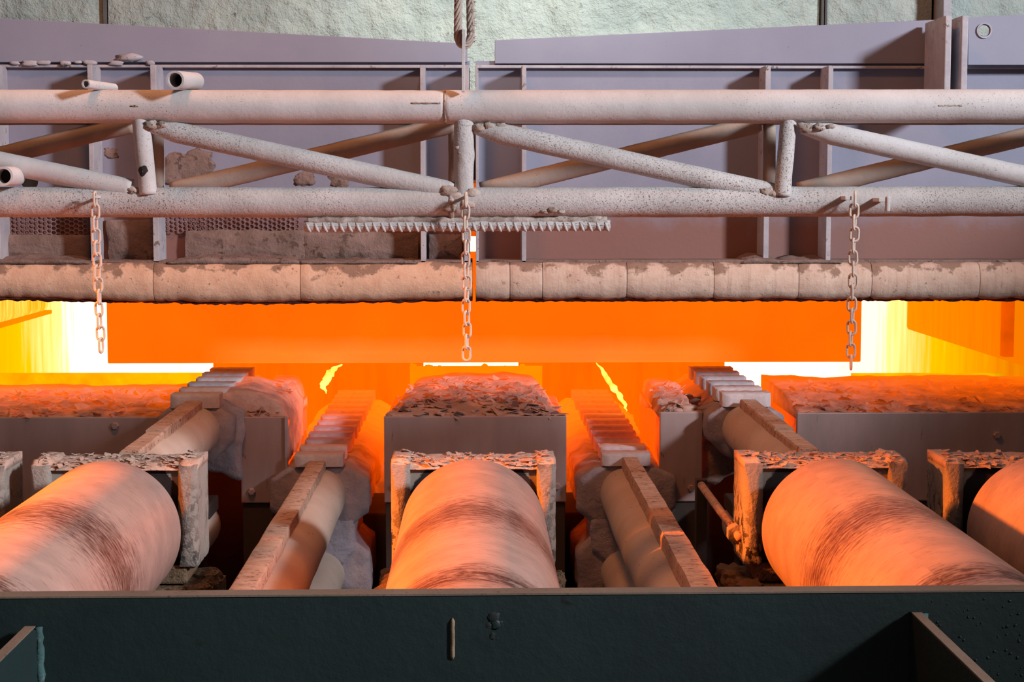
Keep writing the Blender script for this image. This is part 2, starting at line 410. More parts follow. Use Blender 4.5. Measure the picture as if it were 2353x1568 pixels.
struct('daylight_blocker', MB().box(4.2, 4.5, 1.2, 2.75, 0, E + 1.5), M['dark'], bevel=.01)  # unseen block, added to keep daylight off the right rollers
struct('low_daylight_blocker', MB().box(4.25, 4.45, 2.75, 5.4, 0, E + 1.2), M['dark'], bevel=.01)  # lower unseen block, added to shade the right-hand sill
# masonry above the doors: sprayed panels between steel seams
YW = 8.3
wall = bpy.data.objects.new('wall_back', None); COL.objects.link(wall); wall.location = (0, YW, E + .3); wall['kind'] = 'structure'
edges = [X(-500, YW, 50), X(243, YW, 50), X(1888, YW, 50), X(2146, YW, 50), X(2850, YW, 50)]
for k in range(4):
    x0, x1 = edges[k] + .012, edges[k + 1] - .012
    nx = max(12, int((x1 - x0) / .02)); nzz = 50; mb = MB(); vs = []; fs = []
    for j in range(nzz + 1):
        for i in range(nx + 1):
            x = x0 + (x1 - x0) * i / nx; z = E + .25 + 1.25 * j / nzz
            ed = min(1, min(i, nx - i) / 3)
            vs.append((x, YW - .012 * ed - .012 * ed * turb((x, 0, z), 5, k) - .010 * ed * turb((x, 1, z), 16, k), z))
    for j in range(nzz):
        for i in range(nx):
            a = j * (nx + 1) + i; fs.append([a, a + 1, a + nx + 2, a + nx + 1])
    b = len(vs); vs += [(x0, YW + .1, E + .25), (x1, YW + .1, E + .25), (x1, YW + .1, E + 1.5), (x0, YW + .1, E + 1.5)]
    fs += [[b, b + 1, b + 2, b + 3]]
    mb.add(vs, fs); build('masonry_panel', mb, M['masonry'], wall, smooth='all')
build('backing_plate', MB().box(edges[0], edges[-1], YW + .1, YW + .14, E + .25, E + 1.5), M['seam'], wall)
for xs, wd in ((edges[1], .006), (edges[2], .006), (edges[2] + .016, .005)):
    build('seam_strip', MB().box(xs - wd, xs + wd, YW - .025, YW + .05, E + .25, E + 1.5), M['seam'], wall)
xs = X(2162, YW - .1, 20)
col = build('seam_post', MB().box(xs - .004, xs + .032, YW - .16, YW + .02, E + .5, E + 1.5), M['door_edge'], wall, bevel=.003)

# furnace shell
struct('ceiling', MB().box(-3.2, 3.2, 7.64, 13.3, E + .05, E + .25), M['seam'])
struct('wall_left', MB().box(-2.75, -2.6, 7.64, 13.2, E - 2.2, E + .05), M['wall_l'])
struct('wall_right', MB().box(2.72, 2.85, 7.64, 13.2, E - 2.2, E + .05), M['wall_r'])
struct('wall_far', MB().box(-2.9, 2.9, 13.0, 13.2, E - 2.2, E + .05), M['white_hot'])
struct('trim_1', MB().box(2.46, 2.72, 7.64, 9.9, E - .79, E + .05), M['orange_hot'], bevel=.02)
struct('trim_2', MB().box(2.362, 2.405, 7.72, 7.78, E - .74, E + .05), M['red_hot'])
struct('trim_3', MB().box(-2.60, -2.47, 7.64, 10.1, E - .685, E + .05), M['pale_hot'], bevel=.03)
struct('trim_9', MB().box(-2.60, -2.462, 7.64, 10.12, E - .705, E - .685), M['orange_hot'])
struct('trim_10', MB().box(X(-500, 8.9, 860), X(486, 8.9, 860), 8.9, 8.95, E - 2.2, E - .930), M['yellow_hot'])
struct('trim_11', MB().box(X(1960, 8.9, 860), X(2780, 8.9, 860), 8.9, 8.95, E - 2.2, E - .940), M['yellow_hot'])
struct('trim_12', MB().box(-2.4, 2.4, 10.5, 10.8, E - .27, E + .05), M['red_hot'])
# piers under the slab
struct('trim_4', MB().box(X(490, 9.6, 850), X(972, 9.6, 850), 9.6, 9.7, E - 2.2, E - .84), M['pier'])
struct('trim_5', MB().box(X(942, 9.5, 850), X(1246, 9.5, 850), 9.5, 9.54, E - 2.2, E - .958), M['amber_hot'])
for k, (a, r) in enumerate([(950, .020), (985, .012), (1010, .010), (1113, .018), (1160, .008), (1200, .016)]):
    mb = MB(); rock(mb, P(a, 843, 9.52), r, 1.1 if k != 1 else 2.2, .8, 1, 70 + k); build('scale_lump', mb, M['amber_hot'], bpy.data.objects['trim_5'], smooth='all')
struct('trim_6', MB().box(X(1192, 9.6, 850), X(1665, 9.6, 850), 9.6, 9.7, E - 2.2, E - .84), M['pier'])

# ================================================================== SLAB
xl, xr = X(246, 8.47, 780), X(1979, 8.47, 780)
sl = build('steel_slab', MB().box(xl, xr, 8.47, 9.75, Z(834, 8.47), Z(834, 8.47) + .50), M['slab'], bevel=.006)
tag(sl, 'long orange-hot steel slab lying across the furnace opening behind the hanging chains', 'slab')

# flames between skid covers and piers
def flame(pts, wid, label, seed):
    path = []; rr = []
    n = 26
    for i in range(n + 1):
        t = i / n * (len(pts) - 1); k = min(int(t), len(pts) - 2); f = t - k
        p = P(pts[k][0] * (1 - f) + pts[k + 1][0] * f, pts[k][1] * (1 - f) + pts[k + 1][1] * f, 8.38)
        p.x += .008 * nz((i * .4, seed, 0), 1.3); path.append(p)
        rr.append(max(.002, wid * sin(pi * (i + .3) / (n + .6)) * (1 + .7 * nz((i * .5, seed, 4), 1))))
    o = build('flame', MB().tube(path, rr, 10), M['flame'], smooth='all'); tag(o, label, 'flame')
flame([(785, 838), (765, 850), (752, 872), (742, 885), (752, 905)], .020, 'short yellow flame licking up between left skid covers and slab', 1)
flame([(1372, 834), (1385, 850), (1400, 880), (1420, 905), (1436, 930), (1440, 946)], .014, 'long thin yellow flame slanting down right of the ribbed right skid beam', 5)

# ================================================================== SILLS
def front_plate(par, x0, x1, zt, zm, zb, y=7.2):
    build('front_plate', MB().box(x0, x1, y, y + .03, zm, zt), M['sill'], par, bevel=.004)
    build('lower_plate', MB().box(x0 + .004, x1 - .004, y + .012, y + .05, zb, zm - .004), M['sill_low'], par, bevel=.003)
def bolt(par, p, r=.016, mat='sill', name='bolt'):
    mb = MB(); p = Vector(p)
    mb.loft([[p + Vector((cos(a * pi / 3) * q, yy, sin(a * pi / 3) * q)) for a in range(6)] for q, yy in ((r, 0.0), (r, -.012), (r * .8, -.015))])
    build(name, mb, M[mat], par)
def sill(label, px0, px1, top, zbump, ybk, dome, pbolts=(), amp=.012, seed=0, flk=120, group=None, zfront=0.0, y_seam=1155):
    x0, x1 = X(px0, 7.2, top), X(px1, 7.2, top); zt = Z(top, 7.2)
    t = thing('furnace_sill', ((x0 + x1) / 2, 7.2, 0), label, 'furnace sill', 'furnace sills')
    front_plate(t, x0, x1, zt, Z(y_seam, 7.2), .0)
    xc = (x0 + x1) / 2; hw = (x1 - x0) / 2
    def hf(x, y):
        s = min(1, (y - 7.2) / (ybk - 7.2)); u = abs(x - xc) / hw
        e = (1 - min(1, u) ** 4) if dome else 1.0
        return zt + zfront + zbump * sin(min(1.0, s * 1.25) * pi / 2) * e - (.10 * max(0, u - .72) / .28 * s if dome else 0)
    nx = max(8, int((x1 - x0) / .02))
    build('refractory_body', MB().box(x0 + .004, x1 - .004, 7.235, ybk, .0, zt - .02), M['slotwall'], t, bevel=.01)
    build('refractory_bed', bed(x0 + .002, x1 - .002, 7.205, ybk, hf, nx, 36, zt - .03, amp, 7, seed), M['mound' if dome else 'bed'], t, smooth='all')
    build('scale_flakes', flakes(x0 + .02, x1 - .02, 7.215, ybk - .25, lambda x, y: hf(x, y) + amp * turb((x, y, 0), 7, seed), flk, .012, .04, .38, seed), M['mound' if dome else 'bed'], t, kind='stuff')
    for q in pbolts: bolt(t, P(q[0], q[1], 7.2))
    return t, hf
sill('wide middle steel sill topped by a heaped glowing refractory mound', 882, 1302, 957, .085, 8.1, True, [(905, 1118), (1280, 1118)], .014, 3, 260)
s1, _ = sill('long steel sill at far left under a glowing bed of scale', -420, 362, 957, .030, 8.15, False, [(265, 979)], .010, 8, 320)
s5, _ = sill('long steel sill at far right behind the bearing housings, under red scale', 1832, 2780, 951, .055, 8.15, False, [(2290, 1000)], .010, 15, 320)
s2, _ = sill('narrow steel sill with bolts, left of the left ribbed skid beam', 552, 656, 957, .07, 8.15, True, [(579, 1130), (640, 1130)], .016, 21, 60)
s4, _ = sill('narrow dark steel sill, right of the right ribbed skid beam', 1517, 1615, 949, .04, 8.15, True, [(1588, 1122)], .012, 27, 50)
# sill edge strips and refractory fillings beside the narrow sills
build('edge_strip', MB().box(X(650, 7.18), X(657, 7.18), 7.185, 7.21, Z(1140, 7.2), Z(957, 7.2)), M['door_edge'], s2, bevel=.002)
def patch(par, pts, y0, y1, mat, seed, amp=.02):
    w = [P(a, b, y0) for a, b in pts]; pr = outline([(q.x, q.z) for q in w], 40)
    cx = sum(p[0] for p in pr) / 40; cz = sum(p[1] for p in pr) / 40
    return build('refractory_filling', rough_prism(pr, y0, y1, 14, amp, 9, seed, 8, cx, cz), M[mat], par, smooth='all')
patch(s2, [(482, 940), (505, 925), (560, 945), (556, 1104), (500, 1090), (462, 1075), (455, 1010), (475, 985)], 7.17, 7.7, 'cover', 4)
patch(s2, [(500, 905), (560, 900), (640, 925), (662, 960), (665, 1060), (650, 1070), (645, 962), (556, 962), (500, 950)], 7.28, 7.9, 'mound', 14, .014)
patch(s4, [(1600, 945), (1660, 935), (1700, 960), (1700, 1080), (1640, 1120), (1612, 1100)], 7.25, 7.8, 'mortar', 9)
mb = MB(); 
for k, (a, b, r) in enumerate([(1545, 941, .022), (1580, 940, .03), (1560, 945, .03)]): rock(mb, P(a, b, 7.25), r, 1.6, 1.2, .6, k)
build('scale_lump', mb, M['flake'], s4, smooth='all')

for a, b, z in ((362, 552, -1.0), (656, 882, -1.42), (1302, 1517, -1.42), (1615, 1832, -1.0)):
    struct('trim_7', MB().box(X(a, 7.2, 1000) + .012, X(b, 7.2, 1000) - .012, 7.62, 8.15, 0, E + z), M['dark'], bevel=.01)
struct('trim_8', MB().box(-2.6, 2.72, 9.75, 9.8, 0, E - 1.25), M['pier'])

# ================================================================== SKID BEAMS
def octa(cx, cz, r, h=None, flat=.42, top=None):
    h = h or r; k = flat
    if top is not None: return outline([(cx - r * .62, top), (cx + r * .62, top), (cx + r, cz + h * k), (cx + r, cz - h * k), (cx + r * k, cz - h), (cx - r * k, cz - h), (cx - r, cz - h * k), (cx - r, cz + h * k)], 56)
    return outline([(cx - r * k, cz + h), (cx + r * k, cz + h), (cx + r, cz + h * k), (cx + r, cz - h * k), (cx + r * k, cz - h), (cx - r * k, cz - h), (cx - r, cz - h * k), (cx - r, cz + h * k)], 56)
PADME = {}
def pad_mesh(w, d, h, seed):
    mb = MB(); rings = []
    n = 14
    for i in range(n + 1):
        x = -w / 2 + w * i / n; e = .78 if i in (0, n) else 1
        j = .0025 * nz((x, seed, 0), 40)
        rings.append([(x, -d / 2 * e + j, -h), (x, -d / 2 * e + j, -h * .18), (x, -d / 2 * e + h * .16, 0 + j), (x, d / 2 - h * .16, 0 + j), (x, d / 2 * e, -h * .18), (x, d / 2 * e, -h)])
    mb.loft(rings)
    me = bpy.data.meshes.new('skid_pad'); me.from_pydata(mb.v, [], mb.f); me.update()
    me.polygons.foreach_set('use_smooth', [True] * len(me.polygons)); me.set_sharp_from_angle(angle=radians(50))
    return me
def skid(label, name, x, ztop, y_near, seg_y, pipe_z, low_z, r_cover, ycover, n_pad, seed, pitch=.205, low_cover=True, pad_h=.05, rdx=0, flare=.003):
    YE = 9.55 if low_cover else 8.4
    t = thing(name, (x, y_near, 0), label, 'furnace beam', 'water-cooled skid beams')
    ya = y_near
    for k, yb in enumerate(seg_y):
        zz = E + ztop - .02 - (.008 if k == 0 and len(seg_y) > 1 else 0)
        mb = MB()
        n = max(4, int((yb - ya) / .06)); rings = []
        for i in range(n + 1):
            y = ya + (yb - ya) * i / n; j = .0025 * nz((x, y, 0), 7, seed); hw = .034 - (.003 if k == 0 and len(seg_y) > 1 else 0) + flare * (7.1 - y) / 2.4; j += rdx
            rings.append([(x - hw + j, y, zz - .092), (x + hw + j, y, zz - .092), (x + hw + j, y, zz - .006), (x + hw * .86 + j, y, zz + j * .5), (x - hw * .86 + j, y, zz + j * .5), (x - hw + j, y, zz - .006)])
        mb.loft(rings); build('rail_plate', mb, M['rail'], t, smooth=35)
        ya = yb + .006
    r = .11 if low_cover else .098
    def pd(q): return .003 * turb(q, 6, seed)
    ys = [y_near + (YE - y_near) * i / 50 for i in range(51)]
    build('upper_pipe', MB().tube([(x, y, E + pipe_z) for y in ys], r, 40, disp=pd), M['beam_pipe'], t, smooth='all')
    # weld fillet between rail and pipe
    for s in (-1, 1):
        build('weld_fillet', MB().tube([(x + rdx + s * .036, y, E + ztop - .105) for y in ys[:int(30)] if y < seg_y[-1]], .013, 8, disp=lambda q: .004 * turb(q, 30, seed)), M['beam_pipe'], t, smooth='all')
    build('lower_pipe', MB().tube([(x, y, E + low_z) for y in ys if low_cover or 5.84 < y < 7.1], .1, 36, disp=pd), M['beam_pipe'], t, smooth='all')
    ny = 60
    build('upper_cover', rough_prism(octa(x, E + pipe_z, r_cover, r_cover * .82, .4, E + ztop - .058), ycover, YE, ny, .016, 8, seed, 7, x, E + pipe_z), M['coverhot'], t, smooth='all')
    if low_cover:
        build('lower_cover', rough_prism(octa(x, E + low_z, r_cover, r_cover, .42), ycover + .02, YE, ny, .016, 6, seed + 3, 7, x, E + low_z), M['coverhot'], t, smooth='all')
        build('throat_filling', rough_prism(octa(x, E + (low_z + pipe_z) / 2, r_cover * .72, .12, .6), ycover + .0, 8.3, 20, .012, 9, seed + 5, 5, x, E + (low_z + pipe_z) / 2), M['cover'], t, smooth='all')
    for k in range(n_pad):
        key = (k % 4, pad_h)
        if key not in PADME: PADME[key] = pad_mesh(.2, .115, pad_h, k)
        link('skid_pad', PADME[key], M['pad'], t, loc=Vector((x + random.uniform(-.004, .004), ycover + .04 + pitch * k, E + ztop)) - t.location)
        o = COL.objects[-1]
    return t
b1 = skid('left low skid beam with ribbed pads, its rail running down between left and middle rollers', 'skid_beam', -.650, -1.08, 3.45, [7.12], -1.25, -1.585, .20, 7.12, 12, 2, rdx=-.006)
b2 = skid('right low skid beam with ribbed pads, its rail running down between middle and right rollers', 'skid_beam', .617, -1.08, 3.45, [7.12], -1.25, -1.585, .20, 7.12, 12, 31, rdx=.014, flare=.009)
a1 = skid('raised skid beam at left, ending behind the left roller bearing', 'skid_beam', -1.150, -.828, 5.72, [6.2, 7.05], -.975, -1.36, .155, 7.10, 6, 44, low_cover=False, pad_h=.055)
a2 = skid('raised skid beam at right, ending behind the right roller bearing', 'skid_beam', 1.108, -.828, 5.72, [6.2, 7.05], -.975, -1.36, .155, 7.10, 6, 57, low_cover=False, pad_h=.055)
for t, x in ((a1, -1.15), (a2, 1.108)):
    build('support_post', MB().box(x - .05, x + .05, 6.9, 7.05, 0, E - 1.30), M['dark'], t, bevel=.004)
    build('post_head', MB().box(x - .09, x + .09, 6.85, 7.08, E - 1.30, E - 1.24), M['dark'], t, bevel=.006)

# ================================================================== BEARINGS AND ROLLERS
RZ = E - 1.045; RR = .2235; YF = 5.32
def block_mat():
    t = NT('greasy_bearing_face'); tc = t.n('TexCoord'); sep = t.n('SeparateXYZ', Vector=tc.outputs['Object'])
    v = tc.outputs['Object']
    n1 = t.noise(v, 5, 4); n2 = t.noise(v, 60, 4, .7); n3 = t.noise(v, 22, 4, .6)
    base = t.mix(t.rng(n1, .35, .65), hexc('9b948a'), hexc('7a736a'))
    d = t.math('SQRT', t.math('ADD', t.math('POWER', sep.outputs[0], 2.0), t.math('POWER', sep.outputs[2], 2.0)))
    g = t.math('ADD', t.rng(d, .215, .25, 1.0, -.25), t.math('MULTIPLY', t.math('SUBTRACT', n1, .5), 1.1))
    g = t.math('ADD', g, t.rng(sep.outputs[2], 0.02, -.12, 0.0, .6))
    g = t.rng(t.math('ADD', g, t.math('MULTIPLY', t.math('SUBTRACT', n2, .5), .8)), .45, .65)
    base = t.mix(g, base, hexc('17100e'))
    bp = t.n('Bump', Strength=.8, Distance=.004, Height=n3)
    p = t.n('BsdfPrincipled', Base_Color=base, Roughness=.8, Normal=bp.outputs[0])
    t.t.links.new(p.outputs[0], t.out.inputs[0]); return t.m
M['block_face'] = block_mat()
def bearing(xc, label, seed):
    t = thing('bearing_housing', (xc, 5.45, RZ), label, 'bearing housing', 'bearing housings of the roller table')
    hw = .2575; zt = E - .862; zb = E - 1.19
    # housing body with a worn outline
    mb = MB(); rings = []
    pr = outline([(xc - hw, zb + .012), (xc - hw + .008, zb), (xc + hw - .008, zb), (xc + hw, zb + .012), (xc + hw, zt - .01), (xc + hw - .01, zt), (xc - hw + .01, zt), (xc - hw, zt - .01)], 80)
    build('housing_body', rough_prism(pr, 5.455, 5.635, 8, .004, 18, seed, 12, xc, (zt + zb) / 2), M['block_face'], t, smooth=50)
    for s in (-1, 1):
        x0 = xc + s * (hw - .028)
        pr = outline([(x0 - .03, zb + .01), (x0 + .03, zb + .01), (x0 + .03, zt + .004), (x0 - .03, zt + .004)], 40)
        build('side_rib', rough_prism(pr, 5.43, 5.645, 8, .004, 24, seed + s, 3, x0, (zt + zb) / 2), M['block'], t, smooth=50)
    def hf(x, y):
        u = abs(x - xc) / hw
        return zt + .006 + (.010 if u > .78 else 0) - .012 * max(0, (5.47 - y) / .03)
    build('scale_crust', bed(xc - hw - .003, xc + hw + .003, 5.432, 5.648, hf, 60, 20, zt - .012, .005, 22, seed), M['block_top'], t, smooth='all')
    build('scale_flakes', flakes(xc - hw + .01, xc + hw - .01, 5.44, 5.63, lambda x, y: hf(x, y) + .005 * turb((x, y, 0), 22, seed), 130, .006, .022, .25, seed), M['block_top'], t, kind='stuff')
    build('seal_ring', MB().tube([(xc, 5.40, RZ), (xc, 5.47, RZ)], .17, 40), M['gouge'], t, smooth=40)
    # foot
    build('foot', MB().box(xc - .22, xc + .22, 5.44, 5.66, E - 1.24, zb + .01), M['rubble'], t, bevel=.008)
    return t
def pedestal(xc, label, seed):
    t = thing('bearing_pedestal', (xc, 5.5, 0), label, 'pedestal', 'pedestals under the bearing housings')
    pr = outline([(xc - .29, .0), (xc + .29, .0), (xc + .29, E - 1.285), (xc - .29, E - 1.285)], 60)
    build('pedestal_body', rough_prism(pr, 5.36, 5.78, 8, .008, 10, seed, 6, xc, .5), M['rubble'], t, smooth=50)
    build('step_plate', MB().box(xc - .27, xc + .27, 5.40, 5.72, E - 1.29, E - 1.245), M['rubble'], t, bevel=.01)
    r = random.Random(seed)
    for s in (-1, 1):
        for k in range(4):
            mb = MB(); rock(mb, (xc + s * r.uniform(.24, .28), 5.40 + .09 * k, E - 1.262 + r.uniform(-.01, .012)), r.uniform(.03, .05), 1.2, 1.1, .8, seed * 5 + k + s)
            build('rubble_stone', mb, M['rubble'], t, smooth=40)
    return t
XC = [(-1.740, 'at the left picture edge'), (-1.134, 'of the left big roller, with black grease stain'), (-.011, 'of the middle roller'), (1.104, 'of the right big roller'), (1.742, 'at the right picture edge')]
proto = None
ROLL = ['roller mostly outside the picture beyond the left edge', 'left pale pink roller, fully in view left of the middle one', 'middle roller pointing straight at the camera', 'right orange-lit roller running down to the lower right corner', 'partly seen roller at the far right picture edge']
for k, (xc, lab) in enumerate(XC):
    bearing(xc + (.0 if k != 1 else -.004), 'square scaled bearing housing ' + lab, 3 + k * 7)
    pedestal(xc, 'rubble-strewn pedestal under the bearing housing ' + ['at the left picture edge', 'of the left roller', 'of the middle roller', 'of the right roller', 'at the right picture edge'][k], 5 + k * 3)
    t = thing('conveyor_roller', (xc, YF, RZ), ROLL[k], 'roller', 'rollers of the run-out table')
    if proto is None:
        prof = [(0, .19), (-.004, .212), (-.02, RR), (-.5, RR), (-1.0, RR + .001), (-1.60, RR), (-1.615, RR - .005), (-1.63, RR - .007), (-1.66, RR - .007), (-1.675, RR - .002), (-1.69, RR), (-1.9, RR), (-1.92, RR - .02)]
        mb = MB(); rings = [[(xc + r * sin(2 * pi * i / 128), YF + y, RZ + r * cos(2 * pi * i / 128)) for i in range(128)] for y, r in prof]
        mb.loft(rings); barrel = build('barrel', mb, M['roller'], t, smooth=30, origin=(xc, YF, RZ))
        neck = build('neck', MB().tube([(xc, YF + .16, RZ), (xc, YF - .01, RZ)], .10, 32), M['dark'], t, smooth=40, origin=(xc, YF, RZ))
        neck2 = build('neck', MB().tube([(xc, YF - 1.91, RZ), (xc, YF - 2.04, RZ)], .10, 32), M['dark'], t, smooth=40, origin=(xc, YF, RZ))
        proto = t
    else:
        for src in (barrel, neck, neck2):
            o = src.copy(); COL.objects.link(o); o.parent = t; o.location = (0, 0, 0)
            if src is barrel: o.rotation_euler = (0, .9 * k, 0)
# tie rod beside the right housing
rod = thing('tie_rod', P(1693, 1225, 5.5), 'slim threaded tie rod with a nut, left of the right bearing housing', 'tie rod')
pa, pb = P(1612, 1116, 6.35), P(1700, 1236, 5.47)
build('rod', MB().tube([pa, pb], .0145, 16), M['rail'], rod, smooth='all')
mb = MB(); c = P(1692, 1226, 5.53); dd = (pb - pa).normalized()
up = Vector((0, 0, 1)); u = (up - dd * up.dot(dd)).normalized(); v = dd.cross(u)
mb.loft([[c + dd * s * .022 + (u * cos(i * pi / 3) + v * sin(i * pi / 3)) * .033 for i in range(6)] for s in (-1, 1)])
build('nut', mb, M['block'], rod, bevel=.002)
p = P(1613, 1116, 6.37)
tag(build('support_stanchion', MB().box(p.x - .02, p.x + .02, p.y, p.y + .05, 0, p.z + .02), M['dark'], bevel=.003), 'thin dark upright carrying the far end of the tie rod', 'support')

# ================================================================== FURNACE DOORS
YD = 7.36
def door(label, px0, px1, ribs, blocks, cover, cov_px, seed, left):
    x0, x1 = X(px0, YD, 400), X(px1, YD, 400)
    t = thing('furnace_door', ((x0 + x1) / 2, YD, E - .3), label, 'furnace door', 'furnace doors')
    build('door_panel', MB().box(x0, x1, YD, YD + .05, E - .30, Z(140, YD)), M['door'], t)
    # sloping cover plate on top, standing proud of the panel
    w = [P(a, b, 7.335) for a, b in cover]
    build('cover_plate', MB().prism([(q.x, q.z) for q in w], 7.335, 7.355, 'y'), M['door_upper'], t, bevel=.002)
    zf = Z(149, 7.2)
    build('top_ledge', MB().box(x0, x1, 7.332, YD + .05, zf - .004, zf + .008), M['door_edge'], t, bevel=.003)
    for k, (px, wd) in enumerate(ribs):
        xx = X(px, 7.19, 400)
        pr = [(xx, Z(150, 7.2)), (xx + wd, Z(150, 7.2)), (xx + wd, E - .30), (xx, E - .30)]
        build('stiffener_rib', MB().prism(pr, 7.19, YD, 'y'), M['door_edge'], t, bevel=.002)
    build('bottom_flange', MB().box(x0, x1, 7.19, YD + .03, Z(604, 7.2), Z(598, 7.2)), M['mortar'], t, bevel=.003)
    xa, xb = x0, x1
    # refractory lintel blocks
    zt, zb = Z(603, 7.14), Z(689, 7.16)
    for k in range(len(blocks) - 1):
        a, b = X(blocks[k], 7.14, 650) + .0012, X(blocks[k + 1], 7.14, 650) - .0012
        n = max(8, int((b - a) / .014)); rings = []
        for i in range(n + 1):
            x = a + (b - a) * i / n; e = min(i, n - i); ed = [.004, .0012, .0][min(e, 2)]
            jt = .007 * turb((x, 0, 0), 7, seed); jb = .006 * turb((x, 4, 0), 6, seed) + .003 * turb((x, 8, 0), 30, seed)
            if left and blocks[k + 1] >= 340 and px0 < 0: jb += .010 * math.sin((x + .2) * 2.3)
            tt = zt + (jt if left else jt * .4); bb = zb + jb
            ring = []
            for (yy, zz) in [(7.62, tt + .0), (7.24, tt + .0), (7.18, tt - .003), (7.155, tt - .012), (7.14, tt - .035), (7.133, (tt + bb) / 2), (7.14, bb + .035), (7.155, bb + .012), (7.18, bb + .0), (7.62, bb)]:
                d = .006 * turb((x, yy * 1.0, zz), 9, seed + 3)
                fy = 1 if yy < 7.3 else 0
                ring.append((x, yy + (d + ed) * fy, zz - ed * .4 * (1 if zz > (tt + bb) / 2 else -1)))
            rings.append(ring)
        build('refractory_block', MB().loft(rings), M['lintel' if left else 'lintel_cast'], t, smooth=50)
    # jagged dark lip under the blocks
    a, b = X(blocks[0], 7.2, 690), X(blocks[-1], 7.2, 690); n = int((b - a) / .010); rings = []
    for i in range(n + 1):
        x = a + (b - a) * i / n; bb = zb - .010 + .005 * turb((x, 2, 0), 22, seed) + .004 * turb((x, 8, 0), 60, seed) + (.010 * math.sin((x + .2) * 2.3) if left else 0)
        rings.append([(x, 7.60, zb + .02), (x, 7.185, zb + .02), (x, 7.175, zb + .005), (x, 7.19, bb), (x, 7.60, bb)])
    build('dark_lip', MB().loft(rings), M['fringe'], t, smooth=50)
    # dusty mortar heaped on the flange
    for (m0, m1, hh) in ([(-100, 210, .03), (385, 690, .035), (690, 960, .012)] if left else [(1700, 1790, .035), (1790, 1930, .02)]):
        a, b = X(m0, 7.2, 600), X(m1, 7.2, 600)
        build('mortar_heap', bed(a, b, 7.16, 7.35, lambda x, y: Z(603, 7.16) + hh * sin(pi * min(1, max(0, (x - a) / (b - a)))) ** .5 * (.4 + .6 * (y - 7.16) / .19), int((b - a) / .015), 10, Z(606, 7.16), .010, 16, seed), M['mortar'], t, smooth='all')
    return t
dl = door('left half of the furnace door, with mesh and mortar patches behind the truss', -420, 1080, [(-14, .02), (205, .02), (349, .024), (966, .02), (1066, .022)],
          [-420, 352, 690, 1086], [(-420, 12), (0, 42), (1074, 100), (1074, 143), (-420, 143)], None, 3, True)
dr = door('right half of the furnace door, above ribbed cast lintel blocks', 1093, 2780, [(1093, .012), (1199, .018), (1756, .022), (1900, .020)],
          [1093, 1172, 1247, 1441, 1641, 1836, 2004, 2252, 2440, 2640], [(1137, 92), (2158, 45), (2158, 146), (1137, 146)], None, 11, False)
# brackets and second cover plate on the right door
for (pa_, ya, yb) in ((2168, 6.98, 7.30), (2206, 6.98, 7.30)):
    xx = X(pa_, 7.0, 120)
    build('bracket_plate', MB().box(xx, xx + .026, ya, yb, Z(235, 7.1), Z(40, 7.1)), M['door_edge'], dr, bevel=.004)
w = [P(a, b, 7.26) for a, b in [(2226, 40), (2780, 10), (2780, 149), (2226, 149)]]
build('cover_plate', MB().prism([(q.x, q.z) for q in w], 7.27, 7.295, 'y'), M['door_upper'], dr, bevel=.002)
c = P(2262, 70, 7.265)
build('bolt_boss', MB().hollow((c.x, 7.262, c.z), (c.x, 7.28, c.z), .032, .026), M['door_edge'], dr, smooth=40)
build('bolt_head', MB().tube([(c.x - .002, 7.268, c.z), (c.x - .002, 7.28, c.z)], .022, 24), M['masonry'], dr, smooth=40)
# left door fittings: mortar boards and hexagonal mesh
for (a, b, y0, y1) in ((-300, 200, 541, 602), (238, 362, 506, 602), (418, 700, 531, 600), (700, 958, 536, 600), (985, 1060, 540, 600)):
    p0, p1 = P(a, y0, 7.26), P(b, y1, 7.26)
    pr = outline([(p0.x, p1.z), (p1.x, p1.z), (p1.x, p0.z), (p0.x, p0.z)], 90)
    build('mortar_board', rough_prism(pr, 7.325, 7.36, 3, .012, 9, a * .01, 12, (p0.x + p1.x) / 2, (p0.z + p1.z) / 2), M['mortar'], dl, smooth=50)
def hexmesh(a, b, y0, y1):
    mb = MB(); Y = 7.335; p0, p1 = P(a, y0, Y), P(b, y1, Y); r = .0125; dx = r * 1.5; dz = r * math.sqrt(3); t_ = .0022
    i = 0; x = p0.x
    while x < p1.x:
        z = p1.z + (dz / 2 if i % 2 else 0)
        while z < p0.z:
            c = Vector((x, Y + .012 * turb((x, 0, z), 3, 1), z)); o = []; n = []
            for k in range(6):
                an = k * pi / 3; q = Vector((cos(an), 0, sin(an) * .85))
                o.append(c + q * (r + t_ * .3)); n.append(c + q * (r - t_))
            mb.add(o + n + [q + Vector((0, .006, 0)) for q in n], [[k, (k + 1) % 6, 6 + (k + 1) % 6, 6 + k] for k in range(6)] + [[6 + k, 6 + (k + 1) % 6, 12 + (k + 1) % 6, 12 + k] for k in range(6)])
            z += dz * .85
        x += dx; i += 1
    build('hexagonal_mesh', mb, M['mesh'], dl, kind='stuff')
hexmesh(-200, 203, 486, 541); hexmesh(372, 700, 486, 531)
# crust patches stuck on the left door
for k, (a, b, r) in enumerate([(420, 385, .10), (455, 375, .08), (400, 400, .08), (255, 352, .035), (700, 412, .05), (780, 414, .05)]):
    mb = MB(); rock(mb, P(a, b, YD), r, 1.0, .08, .72, 40 + k, 14); build('mortar_crust', mb, M['mortar'], dl, smooth='all')
for k in range(9):
    mb = MB(); rock(mb, P(30 + k * 38 + random.uniform(-14, 14), 147 - (14 if k == 7 else random.uniform(0, 5)), 7.325), random.uniform(.008, .020) * (1.9 if k == 7 else 1), random.uniform(1.2, 2.6), .5, .7, k); build('mortar_crust', mb, M['door_edge'], dl, smooth='all')

